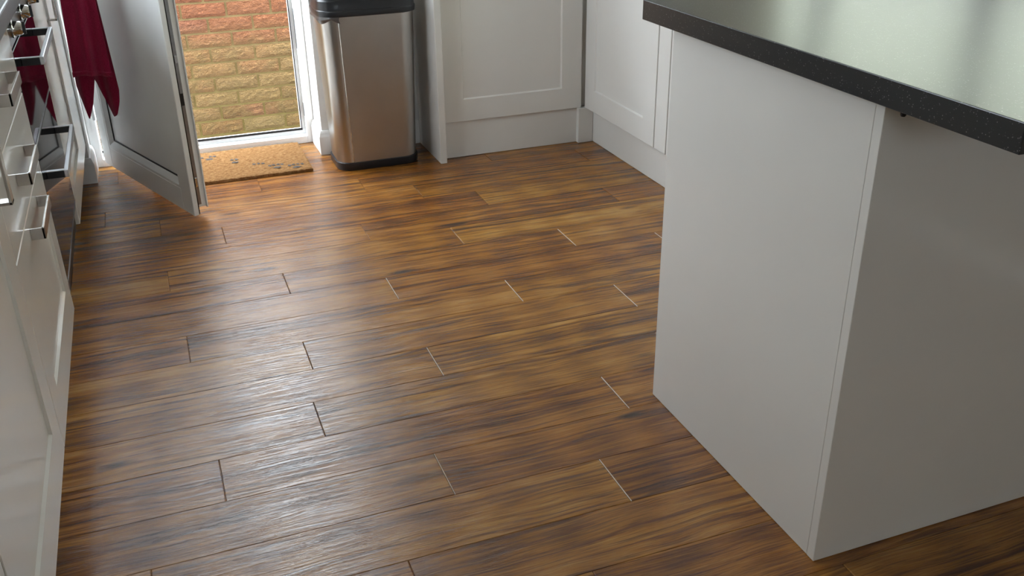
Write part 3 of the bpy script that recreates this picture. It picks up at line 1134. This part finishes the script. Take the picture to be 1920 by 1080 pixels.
right_front(u5, 'door', RY0, RY1)
right_front(u5, 'filler_panel', RY1 - 0.003, RY2, True)
B('carcass', CARCASS, u5, RF + 0.024, XR - 0.004, RY2 + 0.001, BF + 0.018, DZ, WU - 0.002)
B('plinth', SATIN, u5, 1.7085, 1.7255, RY2 + 0.001, BF + 0.020, 0.0015, DZ - 0.001)
u6 = thing('base_cabinet', 'white shaker base cabinet half hidden behind the breakfast bar end', 'cabinet')
right_front(u6, 'door', RY2 - 0.003, RY3)
right_front(u6, 'door', RY3 - 0.003, RY4)
B('carcass', CARCASS, u6, RF + 0.024, XR - 0.004, RY4 + 0.001, RY2 - 0.001, DZ, WU - 0.002)
B('plinth', SATIN, u6, 1.7085, 1.7255, RY4 + 0.001, RY2 - 0.001, 0.0015, DZ - 0.001)
tag(B('worktop', WORKTOP, None, PXL - 0.01, RF - 0.021, BF - 0.02, YB - 0.002, WU, WT, 0.002), 'dark laminate worktop over the cabinet beside the steel bin', 'worktop')
tag(B('worktop', WORKTOP, None, RF - 0.02, XR - 0.002, 1.780, YB - 0.002, WU, WT, 0.002), 'dark laminate worktop over the right-hand corner cabinets', 'worktop')

# ---- breakfast bar (peninsula)
IX, IY0, IY1 = 0.988, 1.086, 1.705
u7 = thing('breakfast_bar', 'white gloss panelled breakfast bar base standing on the wood floor', 'breakfast bar')
B('end_panel', GLOSS, u7, IX, IX + 0.02, IY0 + 0.0205, IY1, 0.001, WU - 0.0005, 0.0008)
B('back_panel', GLOSS, u7, IX - 0.0005, XR - 0.004, IY0, IY0 + 0.02, 0.001, WU - 0.0005, 0.0008)
B('carcass', CARCASS, u7, IX + 0.021, XR - 0.004, IY0 + 0.021, IY1 - 0.025, 0.10, WU - 0.001)
B('plinth', SATIN, u7, IX + 0.021, 1.70, IY1 - 0.07, IY1 - 0.055, 0.001, 0.099)
bm = bmesh.new()
box(bm, 0.9545, XR - 0.002, 0.816, 1.778, WU, WT, 0.0015, 2)
wtp = obj('worktop', bm, WORKTOP)
tag(wtp, 'dark speckled overhanging worktop of the breakfast bar', 'worktop')
bm = bmesh.new()
rings_loft(bm, [[(0.962 + r * math.cos(t), 1.022 + r * math.sin(t), z) for t in [2 * math.pi * k / 12 for k in range(12)]] for z, r in ((WU, 0.0045), (WU - 0.004, 0.0045), (WU - 0.0065, 0.003), (WU - 0.007, 0.001))])
obj('fixing_stud', bm, BLACK_METAL, wtp, True)

# ------------------------------------------------------------------ towel on its rail
rail = thing('towel_rail', 'short chrome towel rail fixed to the last cabinet by the door', 'towel rail', loc=(LF, 3.55, 0.835))
bm = bmesh.new()
tube(bm, [(0.000, 0, 0), (0.182, 0, 0)], 0.006)
tube(bm, [(0.0, 0, 0), (0.006, 0, 0)], 0.016)
tube(bm, [(0.182, 0, 0), (0.188, 0, 0)], [0.009, 0.006])
obj('rail_bar', bm, CHROME, rail, True)

tw = thing('towel', 'crimson terry towel hanging beside the open white door', 'towel', loc=(-0.19, 3.55, 0.835))


def towel_sheet(name, y_base, xl, xr, ztop, zbot_fn, NXs=26, NZs=40, fold=0.012, ph=0.0, th=0.006):
    bm = bmesh.new()
    layers = []
    for side in (0, 1):
        gg = []
        for j in range(NZs + 1):
            row = []
            for i in range(NXs + 1):
                s = i / NXs
                zb = zbot_fn(s)
                t = j / NZs
                z = ztop + (zb - ztop) * t
                x = xl(z, s) + (xr(z, s) - xl(z, s)) * s
                spread = 0.35 + 0.65 * t
                y = y_base + fold * spread * (math.sin(s * 9.5 + ph + 0.8 * t) + 0.45 * math.sin(s * 19 + 1.3 + ph)) + 0.004 * noise.noise(Vector((s * 4, t * 5, ph)))
                y += th * (1 if side else 0)
                row.append(bm.verts.new((x, y, z)))
            gg.append(row)
        layers.append(gg)
    for gg in layers:
        for j in range(NZs):
            for i in range(NXs):
                bm.faces.new((gg[j][i], gg[j][i + 1], gg[j + 1][i + 1], gg[j + 1][i]))
    f_, k_ = layers
    for j in range(NZs):
        for i in (0, NXs):
            bm.faces.new((f_[j][i], f_[j + 1][i], k_[j + 1][i], k_[j][i]))
    for i in range(NXs):
        for j in (0, NZs):
            bm.faces.new((f_[j][i], f_[j][i + 1], k_[j][i + 1], k_[j][i]))
    return obj(name, bm, TOWEL, tw, True)


def lerp(a, b_, t):
    return a + (b_ - a) * t


# front fall (towards the camera), ends in a hem
front = towel_sheet('front_fall', -0.044, lambda z, s: lerp(-0.046, -0.060, min(1, max(0, -z / 0.36))), lambda z, s: lerp(0.052, 0.062, min(1, max(0, -z / 0.36))),
                    0.010, lambda s: -0.352 + 0.006 * math.sin(s * 5), fold=0.010)
# hem band
bm = bmesh.new()
hm = []
for i in range(27):
    s = i / 26
    x = lerp(-0.0605, 0.0625, s)
    y = -0.044 + 0.010 * (math.sin(s * 9.5 + 0.78) + 0.45 * math.sin(s * 19 + 1.3)) - 0.003
    z = -0.336 + 0.006 * math.sin(s * 5)
    hm.append([(x, y + 0.002, z), (x, y - 0.003, z - 0.004), (x, y - 0.003, z - 0.012), (x, y + 0.002, z - 0.018)])
vs = [[bm.verts.new(p) for p in r] for r in hm]
for i in range(26):
    for k in range(3):
        bm.faces.new((vs[i][k], vs[i + 1][k], vs[i + 1][k + 1], vs[i][k + 1]))
obj('hem', bm, TOWEL, front, True)


# back fall: longer, two pointed corners with a gap between
def back_bottom(s):
    pts = [(0.0, -0.40), (0.16, -0.515), (0.32, -0.46), (0.48, -0.375), (0.58, -0.44), (0.74, -0.515), (0.84, -0.505), (0.94, -0.465), (1.0, -0.42)]
    for (a, za), (b_, zb) in zip(pts, pts[1:]):
        if a <= s <= b_:
            return lerp(za, zb, (s - a) / (b_ - a))
    return pts[-1][1]


towel_sheet('back_fall', 0.022, lambda z, s: lerp(-0.048, -0.062, min(1, max(0, -z / 0.4))), lambda z, s: lerp(0.052, 0.074, min(1, max(0, -z / 0.45))),
            0.010, back_bottom, NXs=40, fold=0.017, ph=1.1)
# saddle over the rail
bm = bmesh.new()
sd = []
for i in range(13):
    s = i / 12
    x = lerp(-0.046, 0.052, s)
    prof = []
    for k in range(9):
        t = math.pi * k / 8
        prof.append((x, -0.024 * math.cos(t) + 0.0, 0.006 + 0.009 * math.sin(t) + 0.0005))
    for k in range(8, -1, -1):
        t = math.pi * k / 8
        prof.append((x, -0.040 * math.cos(t), 0.006 + 0.016 * math.sin(t)))
    sd.append(prof)
rings_loft(bm, sd)
obj('top_fold', bm, TOWEL, tw, True)
